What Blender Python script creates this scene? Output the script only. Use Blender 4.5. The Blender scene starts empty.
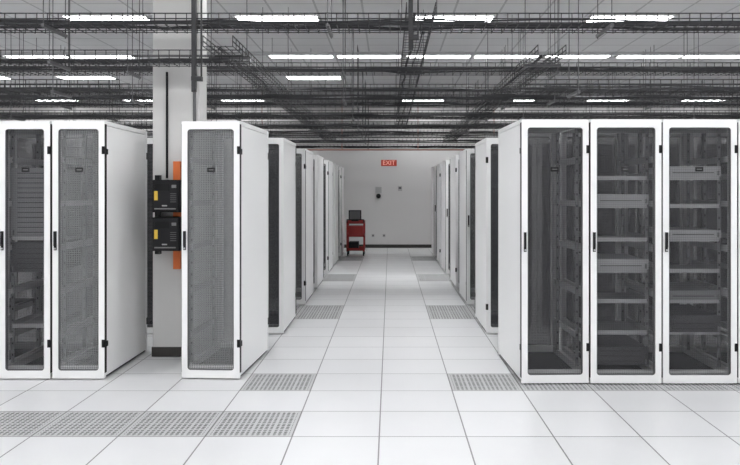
import bpy, math, random
from mathutils import Vector, Matrix
random.seed(4)
sc = bpy.context.scene
try:
    sc.view_settings.view_transform = 'Standard'
    sc.view_settings.look = 'None'
except Exception as e:
    print(e)

# ------------------------------------------------------------ materials
def mat(name, col, rough=0.5, metal=0.0, spec=0.5, noise=0.0, nscale=6.0):
    m = bpy.data.materials.new(name); m.use_nodes = True
    nt = m.node_tree; b = nt.nodes['Principled BSDF']
    b.inputs['Base Color'].default_value = (*col, 1)
    b.inputs['Roughness'].default_value = rough
    b.inputs['Metallic'].default_value = metal
    b.inputs['Specular IOR Level'].default_value = spec
    if noise > 0:
        tc = nt.nodes.new('ShaderNodeTexCoord'); n = nt.nodes.new('ShaderNodeTexNoise')
        n.inputs['Scale'].default_value = nscale
        r = nt.nodes.new('ShaderNodeMapRange')
        r.inputs['To Min'].default_value = 1 - noise; r.inputs['To Max'].default_value = 1 + noise
        mx = nt.nodes.new('ShaderNodeVectorMath'); mx.operation = 'SCALE'
        mx.inputs[0].default_value = col
        nt.links.new(tc.outputs['Object'], n.inputs['Vector'])
        nt.links.new(n.outputs['Fac'], r.inputs['Value'])
        nt.links.new(r.outputs[0], mx.inputs['Scale'])
        nt.links.new(mx.outputs[0], b.inputs['Base Color'])
    return m

def emis(name, col, s):
    m = bpy.data.materials.new(name); m.use_nodes = True
    nt = m.node_tree; b = nt.nodes['Principled BSDF']
    b.inputs['Base Color'].default_value = (*col, 1)
    b.inputs['Emission Color'].default_value = (*col, 1)
    b.inputs['Emission Strength'].default_value = s
    return m

def meshmat(name, col, open_frac):
    m = bpy.data.materials.new(name); m.use_nodes = True
    nt = m.node_tree; nt.nodes.clear()
    out = nt.nodes.new('ShaderNodeOutputMaterial')
    d = nt.nodes.new('ShaderNodeBsdfPrincipled'); d.inputs['Base Color'].default_value = (*col, 1)
    d.inputs['Roughness'].default_value = 0.5
    t = nt.nodes.new('ShaderNodeBsdfTransparent')
    mx = nt.nodes.new('ShaderNodeMixShader')
    tc = nt.nodes.new('ShaderNodeTexCoord'); v = nt.nodes.new('ShaderNodeTexVoronoi')
    v.inputs['Scale'].default_value = 62; v.inputs['Randomness'].default_value = 0.0
    r = nt.nodes.new('ShaderNodeMapRange')
    r.inputs['From Min'].default_value = 0.2; r.inputs['From Max'].default_value = 0.6
    r.inputs['To Min'].default_value = min(1, open_frac + 0.12); r.inputs['To Max'].default_value = open_frac - 0.12
    nt.links.new(tc.outputs['Object'], v.inputs['Vector'])
    nt.links.new(v.outputs['Distance'], r.inputs['Value'])
    nt.links.new(r.outputs[0], mx.inputs[0])
    nt.links.new(d.outputs[0], mx.inputs[1]); nt.links.new(t.outputs[0], mx.inputs[2])
    nt.links.new(mx.outputs[0], out.inputs[0])
    return m

def gridmat(name, base, line, px, ox, py, oy, lw, rough, noise=0.04, perf=False):
    m = bpy.data.materials.new(name); m.use_nodes = True
    nt = m.node_tree; b = nt.nodes['Principled BSDF']; L = nt.links
    b.inputs['Roughness'].default_value = rough
    tc = nt.nodes.new('ShaderNodeTexCoord'); sp = nt.nodes.new('ShaderNodeSeparateXYZ')
    L.new(tc.outputs['Object'], sp.inputs[0])
    def M(op, a, bb=None, c=None):
        n = nt.nodes.new('ShaderNodeMath'); n.operation = op
        for i, v in enumerate((a, bb, c)):
            if v is None: continue
            if isinstance(v, (int, float)): n.inputs[i].default_value = v
            else: L.new(v, n.inputs[i])
        return n.outputs[0]
    def frac(s, o, p):
        return M('FRACT', M('DIVIDE', M('SUBTRACT', s, o), p))
    def edge(s, o, p, w):
        f = frac(s, o, p)
        e = M('ABSOLUTE', M('SUBTRACT', f, 0.5))
        return M('GREATER_THAN', e, 0.5 - w / 2 / p)
    ex = edge(sp.outputs[0], ox, px, lw); ey = edge(sp.outputs[1], oy, py, lw)
    g = M('MAXIMUM', ex, ey)
    cx = M('FLOOR', M('DIVIDE', M('SUBTRACT', sp.outputs[0], ox), px))
    cy = M('FLOOR', M('DIVIDE', M('SUBTRACT', sp.outputs[1], oy), py))
    cb = nt.nodes.new('ShaderNodeCombineXYZ'); L.new(cx, cb.inputs[0]); L.new(cy, cb.inputs[1])
    wn = nt.nodes.new('ShaderNodeTexWhiteNoise'); L.new(cb.outputs[0], wn.inputs['Vector'])
    no = nt.nodes.new('ShaderNodeTexNoise'); no.inputs['Scale'].default_value = 2.5; no.inputs['Detail'].default_value = 6
    L.new(tc.outputs['Object'], no.inputs['Vector'])
    tone = M('ADD', M('MULTIPLY', wn.outputs['Value'], noise), M('MULTIPLY', no.outputs['Fac'], noise))
    tone = M('ADD', tone, 1 - noise)
    mc = nt.nodes.new('ShaderNodeVectorMath'); mc.operation = 'SCALE'; mc.inputs[0].default_value = base
    L.new(tone, mc.inputs['Scale'])
    src = mc.outputs[0]
    if perf:
        hx = M('SUBTRACT', frac(sp.outputs[0], ox, 0.0375), 0.5); hy = M('SUBTRACT', frac(sp.outputs[1], oy, 0.0375), 0.5)
        r2 = M('ADD', M('MULTIPLY', hx, hx), M('MULTIPLY', hy, hy))
        hole = M('LESS_THAN', r2, 0.125)
        rib = M('MAXIMUM', edge(sp.outputs[0], ox, 0.15, 0.022), edge(sp.outputs[1], oy, 0.15, 0.022))
        rim = M('MAXIMUM', edge(sp.outputs[0], ox, 0.6, 0.05), edge(sp.outputs[1], oy, 0.6, 0.05))
        nr = M('SUBTRACT', 1.0, M('MAXIMUM', rib, rim))
        hole = M('MULTIPLY', hole, nr)
        mh = nt.nodes.new('ShaderNodeMix'); mh.data_type = 'RGBA'
        L.new(hole, mh.inputs[0]); L.new(src, mh.inputs[6]); mh.inputs[7].default_value = (0.06, 0.06, 0.06, 1)
        src = mh.outputs[2]
    mi = nt.nodes.new('ShaderNodeMix'); mi.data_type = 'RGBA'
    L.new(g, mi.inputs[0]); L.new(src, mi.inputs[6]); mi.inputs[7].default_value = (*line, 1)
    L.new(mi.outputs[2], b.inputs['Base Color'])
    return m

WHITE = mat('rack_white_powdercoat', (0.85, 0.85, 0.85), 0.4)
WHITE2 = mat('rack_inner_white', (0.66, 0.66, 0.665), 0.5)
BLACK = mat('black_plastic', (0.006, 0.006, 0.007), 0.5, spec=0.25)
RAIL = mat('rail_zinc', (0.26, 0.26, 0.27), 0.45, 0.3)
SHELF = mat('shelf_grey', (0.30, 0.30, 0.31), 0.5)
LIP = mat('shelf_lip_grey', (0.58, 0.58, 0.59), 0.5)
DARK = mat('equipment_black', (0.012, 0.012, 0.014), 0.5, spec=0.25)
INNER = mat('equipment_panel_dark', (0.05, 0.05, 0.055), 0.6)
MESH = meshmat('door_perforated_steel', (0.24, 0.245, 0.25), 0.52)
MESHD = meshmat('door_perforated_steel_dark', (0.05, 0.05, 0.055), 0.55)
MESHR = meshmat('rear_door_perforated_steel', (0.04, 0.04, 0.045), 0.26)
MESHR2 = meshmat('rear_door_perforated_light', (0.30, 0.30, 0.31), 0.35)
WIRE = mat('wire_basket_black', (0.012, 0.012, 0.014), 0.5)
STRUT = mat('strut_grey', (0.12, 0.12, 0.125), 0.5, 0.3)
CABLE = mat('cable_dark', (0.02, 0.02, 0.024), 0.6)
PIPE = mat('conduit_galvanised', (0.42, 0.42, 0.43), 0.45, 0.3)
REDPIPE = mat('sprinkler_pipe_red', (0.30, 0.13, 0.10), 0.5)
WALLM = mat('wall_paint', (0.69, 0.68, 0.675), 0.8, noise=0.03, nscale=1.2)
COLM = mat('column_paint', (0.62, 0.615, 0.605), 0.7, noise=0.03)
BASE = mat('baseboard_rubber', (0.035, 0.033, 0.03), 0.6)
ORANGE = mat('orange_bracket', (0.75, 0.17, 0.035), 0.5)
YELLOW = mat('label_yellow', (0.75, 0.50, 0.06), 0.5)
LGREY = mat('label_grey', (0.45, 0.45, 0.45), 0.5)
MGREY = mat('badge_grey', (0.22, 0.22, 0.22), 0.5)
RED = mat('cart_red', (0.36, 0.02, 0.018), 0.45)
PANEL = emis('troffer_lens', (0.99, 0.995, 1.0), 15.3)
FRAME = mat('troffer_frame', (0.7, 0.7, 0.7), 0.5)
FLOOR = gridmat('raised_floor_tile', (0.69, 0.695, 0.705), (0.17, 0.17, 0.175), 0.6, -0.074, 0.6, 7.03, 0.010, 0.30, 0.06)
PERF = gridmat('raised_floor_perforated', (0.48, 0.485, 0.49), (0.13, 0.13, 0.13), 0.6, -0.074, 0.6, 7.03, 0.012, 0.45, 0.04, True)
CEIL = gridmat('ceiling_tile', (0.70, 0.70, 0.71), (0.45, 0.45, 0.46), 0.66, -0.39, 0.6, 11.15, 0.03, 0.9, 0.05)

# ------------------------------------------------------------ mesh builder
class MB:
    def __init__(s): s.v = []; s.f = []; s.m = []; s.mats = []
    def mi(s, m):
        if m not in s.mats: s.mats.append(m)
        return s.mats.index(m)
    def box(s, x0, x1, y0, y1, z0, z1, m):
        if x0 > x1: x0, x1 = x1, x0
        if y0 > y1: y0, y1 = y1, y0
        k = len(s.v)
        s.v += [(x0,y0,z0),(x1,y0,z0),(x1,y1,z0),(x0,y1,z0),(x0,y0,z1),(x1,y0,z1),(x1,y1,z1),(x0,y1,z1)]
        s.f += [(k,k+3,k+2,k+1),(k+4,k+5,k+6,k+7),(k,k+1,k+5,k+4),(k+1,k+2,k+6,k+5),(k+2,k+3,k+7,k+6),(k+3,k,k+4,k+7)]
        s.m += [s.mi(m)] * 6
    def poly(s, pts, m):
        k = len(s.v); s.v += list(pts); s.f.append(tuple(range(k, k+len(pts)))); s.m.append(s.mi(m))
    def prism(s, pts, d, m):
        n = len(pts); k = len(s.v); d = Vector(d)
        s.v += [tuple(p) for p in pts] + [tuple(Vector(p)+d) for p in pts]
        s.f.append(tuple(range(k+n-1, k-1, -1))); s.f.append(tuple(range(k+n, k+2*n)))
        for i in range(n):
            j = (i+1) % n; s.f.append((k+i, k+j, k+n+j, k+n+i))
        s.m += [s.mi(m)] * (n+2)
    def tube(s, a, b, r, m, n=8):
        a = Vector(a); b = Vector(b); d = (b-a); u = d.normalized()
        t = Vector((0,0,1)) if abs(u.z) < 0.9 else Vector((1,0,0))
        p = u.cross(t).normalized(); q = u.cross(p)
        s.prism([a + (p*math.cos(i*2*math.pi/n) + q*math.sin(i*2*math.pi/n))*r for i in range(n)], d, m)
    def data(s, name):
        me = bpy.data.meshes.new(name); me.from_pydata(s.v, [], s.f)
        for m in s.mats: me.materials.append(m)
        me.polygons.foreach_set('material_index', s.m); me.update()
        return me
    def obj(s, name, loc=(0,0,0), rot=0, bevel=0, parent=None):
        o = bpy.data.objects.new(name, s.data(name)); sc.collection.objects.link(o)
        o.location = loc; o.rotation_euler[2] = rot
        if bevel:
            b = o.modifiers.new('bevel', 'BEVEL'); b.width = bevel; b.segments = 2; b.limit_method = 'ANGLE'
        if parent: o.parent = parent
        return o

def place(me, name, loc, rot=0, bevel=0):
    o = bpy.data.objects.new(name, me); sc.collection.objects.link(o)
    o.location = loc; o.rotation_euler[2] = rot
    if bevel:
        b = o.modifiers.new('bevel', 'BEVEL'); b.width = bevel; b.segments = 2; b.limit_method = 'ANGLE'
    return o

# ------------------------------------------------------------ room shell
X0, X1, Y0, Y1, H = -12.0, 12.0, -4.0, 22.6, 4.29
gx = -0.074; gy = 7.03
perf_cells = set()
for i in (-5, -4, -3, -2): perf_cells.add((i, -3))
perf_cells.add((-2, -1)); perf_cells.add((1, -1))
for i in (2, 3, 4, 5, 6, 7): perf_cells.add((i, -1))
for j in (5, 6, 12, 13, 19, 20):
    for i in (-7,-6,-5,-4,-3,-2, 1,2,3,4,5,6): perf_cells.add((i, j))
fl = MB()
i0 = math.floor((X0-gx)/0.6); i1 = math.ceil((X1-gx)/0.6); j0 = math.floor((Y0-gy)/0.6); j1 = math.ceil((Y1-gy)/0.6)
for i in range(i0, i1):
    for j in range(j0, j1):
        a = max(X0, gx+i*0.6); b = min(X1, gx+(i+1)*0.6); c = max(Y0, gy+j*0.6); d = min(Y1, gy+(j+1)*0.6)
        if b-a < 1e-4 or d-c < 1e-4: continue
        fl.poly([(a,c,0),(b,c,0),(b,d,0),(a,d,0)], PERF if (i, j) in perf_cells else FLOOR)
fl.obj('floor')
c = MB(); c.box(X0, X1, Y0, Y1, H, H+0.1, CEIL); c.obj('ceiling')
w = MB(); w.box(X0, X1, Y1, Y1+0.15, 0, H, WALLM); w.obj('wall_far')
w = MB(); w.box(X0, X1, Y0-0.15, Y0, 0, H, WALLM); w.obj('wall_near')
w = MB(); w.box(X0-0.15, X0, Y0, Y1, 0, H, WALLM); w.obj('wall_left')
w = MB(); w.box(X1, X1+0.15, Y0, Y1, 0, H, WALLM); w.obj('wall_right')
w = MB(); w.box(X0, X1, Y1-0.015, Y1, 0, 0.10, BASE); w.obj('baseboard_far')

CX0, CX1, CY0, CY1 = -2.42, -1.94, 7.75, 8.05
w = MB(); w.box(CX0, CX1, CY0, CY1, 0, H, COLM)
w.box(CX0-0.01, CX1+0.01, CY0-0.01, CY1+0.01, 0, 0.10, BASE)
w.obj('structural_column', bevel=0.006)

# ------------------------------------------------------------ racks
RH, RD = 2.32, 1.20
def rack(w, left=True, right=True, shelves=(), equip=(), dm=MESH, rm=MESHR, brz=(0.35, 0.75, 1.15, 1.55, 1.95)):
    m = MB(); h = w/2
    for sx in (-1, 1):
        for yy in (0.12, RD-0.12):
            m.tube((sx*(h-0.06), yy, 0), (sx*(h-0.06), yy, 0.04), 0.025, BLACK, 8)
    m.box(-h+0.012, h-0.012, 0.045, RD-0.05, 0.012, 0.05, BLACK)  # black slab painting in the shadowed gap under the cabinet
    for y in (0.05, RD-0.10): m.box(-h+0.01, h-0.01, y, y+0.05, 0.05, 0.11, WHITE)
    for x in (-h+0.01, h-0.05): m.box(x, x+0.04, 0.10, RD-0.10, 0.05, 0.11, WHITE)
    for x in (-h+0.01, h-0.05):
        for y in (0.05, RD-0.09): m.box(x, x+0.04, y, y+0.04, 0.11, RH-0.04, WHITE2)
    m.box(-h+0.004, h-0.004, 0.045, RD-0.045, RH-0.04, RH, WHITE)
    m.box(-h*0.5, h*0.5, 0.25, 0.33, RH, RH+0.008, BLACK); m.box(-h*0.5, h*0.5, RD-0.35, RD-0.27, RH, RH+0.008, BLACK)
    for f, sx in ((left, -1), (right, 1)):
        if f:
            x = sx*(h-0.005)
            m.box(min(x, x-sx*0.008), max(x, x-sx*0.008), 0.05, RD-0.05, 0.03, RH-0.045, WHITE)
        for z in brz:
            xx = sx*(h-0.032)
            m.box(xx-0.012, xx+0.012, 0.09, RD-0.09, z, z+0.05, WHITE2)
    rx = min(0.235, h-0.045)
    for sx in (-1, 1):
        for y in (0.16, 0.86):
            m.box(sx*rx-0.016, sx*rx+0.016, y, y+0.004, 0.12, RH-0.06, RAIL)
            m.box(sx*rx+sx*0.012-0.002, sx*rx+sx*0.012+0.002, y, y+0.05, 0.12, RH-0.06, RAIL)
            for k in range(20):
                z = 0.18+k*0.105
                m.box(sx*rx-0.006, sx*rx+0.006, y-0.002, y, z, z+0.02, BLACK)
    for z in shelves:
        m.box(-rx, rx, 0.17, 0.75, z, z+0.006, SHELF)
        m.box(-rx, rx, 0.155, 0.165, z-0.012, z+0.025, LIP)
        for sx in (-1, 1): m.box(sx*rx-0.003, sx*rx+0.003, 0.17, 0.75, z, z+0.05, SHELF)
    for (z0, z1, mm) in equip:
        m.box(-rx+0.005, rx-0.005, 0.16, 0.80, z0, z1, mm)
        m.box(-rx-0.014, rx+0.014, 0.150, 0.158, z0, z1, mm)
        # face detail: vent slots and pull handles
        if mm is not DARK:
            k = z0+0.03
            while k < z1-0.03:
                m.box(-rx+0.05, rx-0.05, 0.147, 0.150, k, k+0.006, BLACK); k += 0.045
        for sx in (-1, 1): m.box(sx*(rx-0.015)-0.005, sx*(rx-0.015)+0.005, 0.13, 0.15, z0+0.01, min(z1-0.01, z0+0.05), RAIL)
    for (ya, yb, mm, front) in ((0.0, 0.04, dm, True), (RD-0.035, RD, rm, False)):
        sw = 0.052; tr = 0.07; z0 = 0.012; z1 = RH-0.005
        xl, xr = -h+0.004, h-0.004
        m.box(xl, xl+sw, ya, yb, z0, z1, WHITE); m.box(xr-sw, xr, ya, yb, z0, z1, WHITE)
        m.box(xl+sw, xr-sw, ya, yb, z0, z0+tr, WHITE); m.box(xl+sw, xr-sw, ya, yb, z1-tr, z1, WHITE)
        ix0, ix1, iz0, iz1 = xl+sw, xr-sw, z0+tr, z1-tr; g = 0.022
        for (cx, cz, ax, az) in ((ix0,iz0,1,1),(ix1,iz0,-1,1),(ix0,iz1,1,-1),(ix1,iz1,-1,-1)):
            m.prism([(cx,ya,cz),(cx+ax*g,ya,cz),(cx+ax*g*0.35,ya,cz+az*g*0.35),(cx,ya,cz+az*g)], (0,yb-ya,0), WHITE)
        ym = (ya+yb)/2
        m.poly([(ix0,ym,iz0),(ix1,ym,iz0),(ix1,ym,iz1),(ix0,ym,iz1)], mm)
        if front:
            t = 0.008
            m.box(ix0, ix0+t, ya+0.005, yb-0.005, iz0, iz1, STRUT); m.box(ix1-t, ix1, ya+0.005, yb-0.005, iz0, iz1, STRUT)
            m.box(ix0, ix1, ya+0.005, yb-0.005, iz0, iz0+t, STRUT); m.box(ix0, ix1, ya+0.005, yb-0.005, iz1-t, iz1, STRUT)
            m.box(xl+0.018, xl+0.040, -0.012, 0.0, 1.16, 1.33, BLACK)
            m.box(xl+0.021, xl+0.037, -0.028, -0.012, 1.20, 1.33, BLACK)
            m.tube((xl+0.029, -0.018, 1.175), (xl+0.029, -0.010, 1.175), 0.009, LGREY, 10)
            m.box(-0.035, 0.035, -0.002+ym, ym-0.001, 1.86, 1.90, BLACK)
            m.box(-0.022, 0.022, -0.004+ym, ym-0.002, 1.876, 1.884, MGREY)
        for z in (0.29, 2.02):
            m.box(xr-0.022, xr+0.003, ya-0.006 if front else yb-0.03, ya+0.03 if front else yb+0.006, z, z+0.07, BLACK)
            m.box(-h+0.0, -h+0.004, 0.055, 0.075, z, z+0.05, BLACK)
            m.box(h-0.004, h+0.001, 0.055, 0.08, z, z+0.05, BLACK)
    for sx in (-1, 1):
        x = sx*(h-0.002); m.box(x-0.002, x+0.002, 0.006, 0.05, 0.06, RH-0.03, BLACK)
    return m

FY_L, FY_R = 6.80, 6.63
place(rack(0.462, True, False, shelves=(1.25, 0.55), equip=((1.27,1.62,SHELF),(0.57,0.62,DARK)), dm=MESHD).data('server_rack_a'), 'server_rack', (-3.738, FY_L, 0), bevel=0.003)
place(rack(0.462, False, False, shelves=(1.25, 0.45), equip=((0.95,1.22,INNER),(1.28,1.9,SHELF)), dm=MESHD).data('server_rack_b'), 'server_rack', (-3.270, FY_L, 0), bevel=0.003)
place(rack(0.474, False, True).data('server_rack_c'), 'server_rack', (-2.789, FY_L, 0), bevel=0.003)
def yawed(me, cx, cy, w, side, ang):
    # turn the cabinet about its aisle-side front corner
    px_, py_ = cx + side*w/2, cy
    ox, oy = -side*w/2, 0
    nx = px_ + ox*math.cos(ang) - oy*math.sin(ang); ny = py_ + ox*math.sin(ang) + oy*math.cos(ang)
    place(me, 'server_rack', (nx, ny, 0), ang, bevel=0.003)
yawed(rack(0.535, True, True, rm=MESHR2).data('server_rack_d'), -1.610, FY_L, 0.535, 1, math.radians(-3.2))
sh = (0.42, 0.70, 0.97, 1.25, 1.55, 1.80)
yawed(rack(0.598, True, False, dm=MESHD).data('server_rack_e'), 1.444, FY_R, 0.598, -1, math.radians(1.6))
place(rack(0.625, False, False, shelves=sh, equip=((0.99,1.08,LIP),(0.14,0.30,INNER),(1.57,1.66,LIP)), dm=MESHD).data('server_rack_f'), 'server_rack', (2.060, FY_R, 0), bevel=0.003)
place(rack(0.655, False, False, shelves=sh, equip=((1.27,1.34,LIP),(0.43,0.58,INNER),(1.82,1.91,LIP),(0.72,0.80,SHELF)), dm=MESHD).data('server_rack_g'), 'server_rack', (2.705, FY_R, 0), bevel=0.003)
place(rack(0.60, False, True, shelves=sh, dm=MESHD).data('server_rack_h'), 'server_rack', (3.338, FY_R, 0), bevel=0.003)
std = rack(0.60, True, True).data('server_rack_std')
stdm = rack(0.60, True, True, shelves=(0.6, 1.2), equip=((0.62,0.75,DARK),(1.22,1.6,DARK))).data('server_rack_filled')
rows = [(8.95, 1), (11.25, 0), (13.15, 1), (15.45, 0), (17.35, 1), (19.55, 0)]
for (y, flip) in rows:
    for side, xs in ((-1, -1.25), (1, 1.13)):
        for k in range(5):
            x = xs + side*(0.30 + k*0.606)
            me = std if k % 2 == 0 else stdm
            if flip: place(me, 'server_rack', (x, y+RD, 0), math.pi)
            else: place(me, 'server_rack', (x, y, 0), 0)

# ------------------------------------------------------------ wire basket trays
def tray(axis, c, z, a0, a1, width=0.45, dep=0.10, step=0.10, t=0.006, cables=0, rods=True, gap=2.64):
    m = MB(); h = width/2
    def B(u0,u1,v0,v1,z0,z1,mm):
        if axis == 'x': m.box(u0,u1,c+v0,c+v1,z0,z1,mm)
        else: m.box(c+v0,c+v1,u0,u1,z0,z1,mm)
    n = 5
    for i in range(n):
        v = -h + i*width/(n-1); B(a0,a1,v-t/2,v+t/2,z,z+t,WIRE)
    for zz in (dep*0.5, dep):
        for v in (-h, h): B(a0,a1,v-t*0.7,v+t*0.7,z+zz-t*0.7,z+zz+t*0.7,WIRE)
    u = a0
    while u <= a1:
        B(u-t/2,u+t/2,-h,h,z-t,z,WIRE)
        for v in (-h,h): B(u-t/2,u+t/2,v-t/2,v+t/2,z,z+dep,WIRE)
        u += step
    if rods:
        u = a0+0.5
        while u < a1:
            B(u-0.015,u+0.015,-h-0.06,h+0.06,z-0.035,z-0.008,STRUT)
            for v in (-h-0.04,h+0.04):
                if axis == 'x': m.tube((u,c+v,z-0.05),(u,c+v,H),0.005,STRUT,6)
                else: m.tube((c+v,u,z-0.05),(c+v,u,H),0.005,STRUT,6)
            u += gap
    for k in range(cables):
        v = -h*0.7 + random.random()*width*0.6; r = 0.007+random.random()*0.009
        u = a0+0.2
        pv = v; pz = z+0.02+random.random()*0.03
        while u < a1-0.6:
            nv = max(-h+0.03, min(h-0.03, pv+random.uniform(-0.04,0.04))); nz = z+0.02+random.random()*0.035
            if axis == 'x': m.tube((u,c+pv,pz),(u+0.62,c+nv,nz),r,CABLE,6)
            else: m.tube((c+pv,u,pz),(c+nv,u+0.62,nz),r,CABLE,6)
            pv, pz = nv, nz; u += 0.6
    return m.obj('cable_tray')

tray('x', 7.30, 3.25, -9, 9, cables=5, width=0.40, t=0.007)
tray('x', 7.40, 2.93, -9, -1.4, cables=4, width=0.35)
tray('x', 7.45, 2.66, 1.3, 9, cables=2, width=0.3)
tray('x', 7.45, 2.66, -9, -2.6, cables=2, width=0.3)
for i, y in enumerate((9.55, 11.80, 13.75, 16.1, 17.95, 20.2)):
    tray('x', y, 3.17 if i == 0 else 3.22, -9, 9, cables=3, width=0.36)
    tray('x', y+0.15, 2.84, -9, 9, cables=4, width=0.32)
for x, z, a0 in ((-1.62, 3.05, 7.15), (1.62, 3.05, 7.6), (0.30, 3.40, 7.3)):
    tray('y', x, z, a0, 20.9, cables=2, width=0.28, step=0.16, gap=3.1)
# heavier drop posts carrying the near trays
for (x, y, zb) in ((0.19, 6.98, 2.98), (-1.80, 6.98, 2.60)):
    m = MB(); m.box(x-0.02, x+0.02, y-0.02, y+0.02, zb, H, WIRE)
    m.box(x+0.06, x+0.075, y-0.008, y+0.008, zb+0.1, H, WIRE)
    m.box(x-0.05, x+0.09, y-0.025, y+0.025, H-0.02, H, STRUT); m.box(x-0.02, x+0.075, y-0.03, y+0.03, zb+0.1, zb+0.14, WIRE)
    m.obj('tray_support_post')

p = MB()
for y, z, r in ((9.0, 3.98, 0.022), (12.9, 4.02, 0.03), (19.4, 3.9, 0.035)):
    p.tube((-11.5, y, z), (11.5, y, z), r, PIPE, 12)
    for x in range(-10, 11, 4): p.tube((x, y, z), (x, y, H), 0.005, STRUT, 6)
p.obj('ceiling_conduit')
p = MB()
p.tube((-3.5, 19.0, 2.72), (3.5, 19.0, 2.72), 0.018, REDPIPE, 12)
for x in (-3.2, -1.2, 0.7, 2.6):
    p.tube((x, 19.0, 2.72), (x, 19.0, H), 0.010, REDPIPE, 8)
p.obj('sprinkler_pipe')

# ------------------------------------------------------------ ceiling light troffers
tm = MB()
a, b = 0.60, 0.25
tm.box(-a-0.02, a+0.02, -b-0.02, -b, -0.03, 0, FRAME); tm.box(-a-0.02, a+0.02, b, b+0.02, -0.03, 0, FRAME)
tm.box(-a-0.02, -a, -b, b, -0.03, 0, FRAME); tm.box(a, a+0.02, -b, b, -0.03, 0, FRAME)
tm.box(-a, a, -b, b, -0.015, -0.004, PANEL)
tmd = tm.data('ceiling_light')
L = []
for x in (-9.5,-6.86,-4.22,-1.68,0.93,3.58,6.22,8.9): L.append((x, 11.42))
for x in (-9.3,-6.77,-5.53,-1.70,-0.40,0.93,2.23,3.59,4.96,6.24,8.9): L.append((x, 14.45))
for x in (-9.3,-6.9,-1.73): L.append((x, 17.3))
for x in (-9.5,-6.96,-4.2,0.94,3.5,6.2,8.9): L.append((x, 21.6))
for y in (-2.6, 0.2, 2.9, 5.6, 8.35):
    for x in (-9.5,-6.86,-4.22,-1.68,0.93,3.58,6.22,8.9): L.append((x, y))
for (x, y) in L: place(tmd, 'ceiling_light', (x, y, H-0.001))

# ------------------------------------------------------------ battery cabinets on column
def bbox(z0, z1):
    m = MB(); x0, x1 = -2.335, -2.065; yb, yf = 7.69, 7.45
    m.box(x0, x1, yf+0.02, yb, z0, z1, BLACK)
    m.box(x0+0.012, x1-0.012, yf, yf+0.02, z0+0.012, z1-0.012, DARK)
    m.box(x0+0.03, x1-0.10, yf-0.004, yf, z1-0.11, z1-0.04, BLACK)
    m.box(x0+0.025, x0+0.06, yf-0.008, yf-0.004, z0+0.12, z0+0.21, YELLOW)
    m.box(x0+0.10, x0+0.15, yf-0.006, yf, z0+0.06, z0+0.072, LGREY)
    m.box(x1-0.075, x1-0.03, yf-0.006, yf, z1-0.08, z1-0.05, MGREY)
    m.box(x0+0.03, x1-0.03, yf-0.02, yf-0.012, z0+0.03, z0+0.042, MGREY)
    for x in (x0+0.04, x1-0.05): m.box(x, x+0.01, yf-0.02, yf, z0+0.03, z0+0.042, MGREY)
    for k in range(5): m.box(x1-0.09, x1-0.03, yf-0.003, yf, z0+0.10+k*0.02, z0+0.107+k*0.02, STRUT)
    return m
root = bpy.data.objects.new('wall_mounted_battery_unit', None); sc.collection.objects.link(root)
bbox(1.48, 1.80).obj('upper_case', bevel=0.006, parent=root)
bbox(1.10, 1.43).obj('lower_case', bevel=0.006, parent=root)
m = MB()
m.box(-2.195, -2.125, 7.69, 7.752, 0.90, 1.99, ORANGE); m.box(-2.38, -2.33, 7.69, 7.752, 1.05, 1.85, BLACK)
for z in (1.14, 1.36, 1.52, 1.74): m.box(-2.38, -2.125, 7.69, 7.70, z, z+0.03, BLACK)
m.obj('bracket', parent=root)
m = MB()
m.tube((-1.99, 7.735, 1.0), (-1.99, 7.735, H), 0.016, STRUT, 10); m.tube((-2.27, 7.735, 1.82), (-2.27, 7.735, 2.9), 0.012, BLACK, 8)
m.obj('column_conduit')

# ------------------------------------------------------------ red cart
cr = bpy.data.objects.new('utility_cart', None); sc.collection.objects.link(cr)
m = MB(); cx0, cx1, cy0, cy1 = -1.13, -0.66, 19.7, 20.35
for x in (cx0, cx1-0.035):
    for y in (cy0, cy1-0.035): m.box(x, x+0.035, y, y+0.035, 0.12, 0.90, RED)
for z in (0.14, 0.50, 0.84):
    m.box(cx0, cx1, cy0, cy1, z, z+0.02, RED)
    m.box(cx0, cx1, cy0, cy0+0.01, z, z+0.07, RED); m.box(cx0, cx1, cy1-0.01, cy1, z, z+0.07, RED)
    m.box(cx0, cx0+0.01, cy0, cy1, z, z+0.07, RED); m.box(cx1-0.01, cx1, cy0, cy1, z, z+0.07, RED)
m.box(cx0+0.04, cx1-0.04, cy0+0.06, cy1-0.10, 0.52, 0.78, RED)
m.box(cx0+0.06, cx1-0.16, cy0+0.10, cy1-0.10, 0.16, 0.36, DARK)
m.tube((cx0+0.02, cy0-0.08, 0.95), (cx1-0.02, cy0-0.08, 0.95), 0.012, BLACK)
for x in (cx0+0.02, cx1-0.02): m.tube((x, cy0-0.08, 0.95), (x, cy0+0.02, 0.86), 0.012, BLACK)
m.obj('frame', parent=cr)
m = MB()
for x in (cx0+0.03, cx1-0.03):
    for y in (cy0+0.05, cy1-0.05):
        m.tube((x-0.014, y, 0.05), (x+0.014, y, 0.05), 0.05, BLACK, 16); m.box(x-0.018, x+0.018, y-0.012, y+0.012, 0.05, 0.14, STRUT)
m.obj('casters', parent=cr)
m = MB()
m.box(cx0+0.05, cx1-0.09, cy0+0.14, cy0+0.18, 0.93, 1.19, DARK)
m.box(cx0+0.075, cx1-0.115, cy0+0.135, cy0+0.14, 0.955, 1.165, STRUT)
m.box(cx0+0.12, cx1-0.16, cy0+0.18, cy0+0.34, 0.87, 1.15, DARK); m.box(cx0+0.10, cx1-0.14, cy0+0.10, cy0+0.30, 0.86, 0.875, DARK)
m.box(cx0+0.19, cx1-0.23, cy0+0.15, cy0+0.19, 0.87, 0.95, DARK)
m.obj('monitor', parent=cr)

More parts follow.
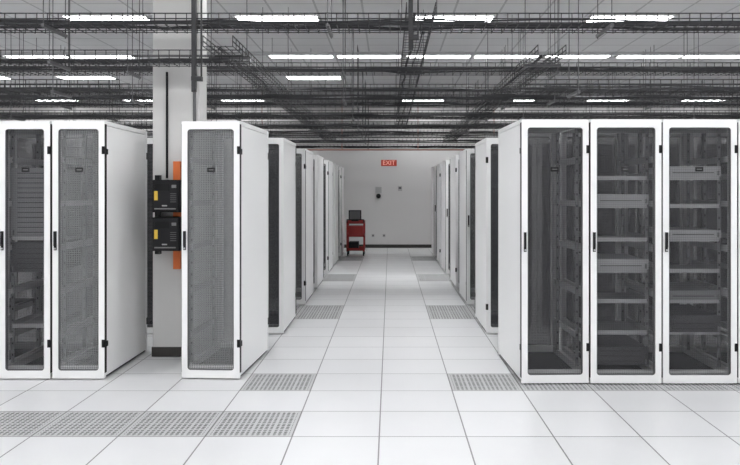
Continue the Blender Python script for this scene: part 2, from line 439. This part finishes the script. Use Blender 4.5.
# ------------------------------------------------------------ exit sign
ex = bpy.data.objects.new('exit_sign', None); sc.collection.objects.link(ex)
SIGNW = emis('exit_sign_face', (0.50, 0.06, 0.04), 0.25)
LET = emis('exit_letters', (1.0, 0.50, 0.42), 0.5)
m = MB(); sx, sy, sz = -0.03, 20.9, 2.46
m.box(sx-0.225, sx+0.225, sy, sy+0.05, sz-0.095, sz+0.095, FRAME)
m.box(sx-0.215, sx+0.215, sy-0.004, sy, sz-0.085, sz+0.085, SIGNW)
m.tube((sx-0.12, sy+0.025, sz+0.09), (sx-0.12, sy+0.025, H), 0.008, FRAME); m.tube((sx+0.12, sy+0.025, sz+0.09), (sx+0.12, sy+0.025, H), 0.008, FRAME)
m.obj('housing', parent=ex)
cu = bpy.data.curves.new('exit_text', 'FONT'); cu.body = 'EXIT'; cu.size = 0.17; cu.align_x = 'CENTER'; cu.align_y = 'CENTER'; cu.extrude = 0.002
t = bpy.data.objects.new('letters', cu); sc.collection.objects.link(t); t.location = (sx, sy-0.006, sz); t.rotation_euler = (math.pi/2, 0, 0)
cu.materials.append(LET); t.parent = ex

# ------------------------------------------------------------ items on far wall
fy = Y1
def px(p, d): return (p-390)/760*d
def pz(p, d): return 1.69 + (191-p)/760*d
m = MB(); x = px(378.5, fy)
m.box(x-0.09, x+0.09, fy-0.05, fy+0.004, pz(193,fy), pz(187,fy), LGREY)
m.tube((x, fy-0.07, pz(196,fy)), (x, fy+0.004, pz(196,fy)), 0.07, BLACK, 16)
m.obj('alarm_horn')
m = MB(); x = px(400, fy)
m.box(x-0.06, x+0.06, fy-0.03, fy+0.004, pz(191,fy), pz(186,fy), LGREY); m.box(x-0.04, x+0.04, fy-0.035, fy-0.03, pz(189,fy), pz(187,fy), STRUT)
m.obj('thermostat')
for p_ in (373, 384):
    m = MB(); x = px(p_, fy); m.box(x-0.04, x+0.04, fy-0.012, fy, pz(237,fy), pz(234,fy), LGREY)
    m.box(x-0.015, x+0.015, fy-0.014, fy-0.012, pz(236.2,fy), pz(234.8,fy), BLACK); m.obj('wall_outlet')

# ------------------------------------------------------------ world & camera
wd = bpy.data.worlds.new('world'); sc.world = wd; wd.use_nodes = True
wd.node_tree.nodes['Background'].inputs[0].default_value = (0.02, 0.02, 0.02, 1)
cam = bpy.data.cameras.new('camera'); co = bpy.data.objects.new('camera', cam); sc.collection.objects.link(co)
co.location = (0, 0, 1.69); co.rotation_euler = (math.pi/2, 0, 0)
cam.sensor_width = 36; cam.lens = 36*760/740
cam.shift_x = -20/740; cam.shift_y = -41.5/740
cam.clip_end = 100
sc.camera = co
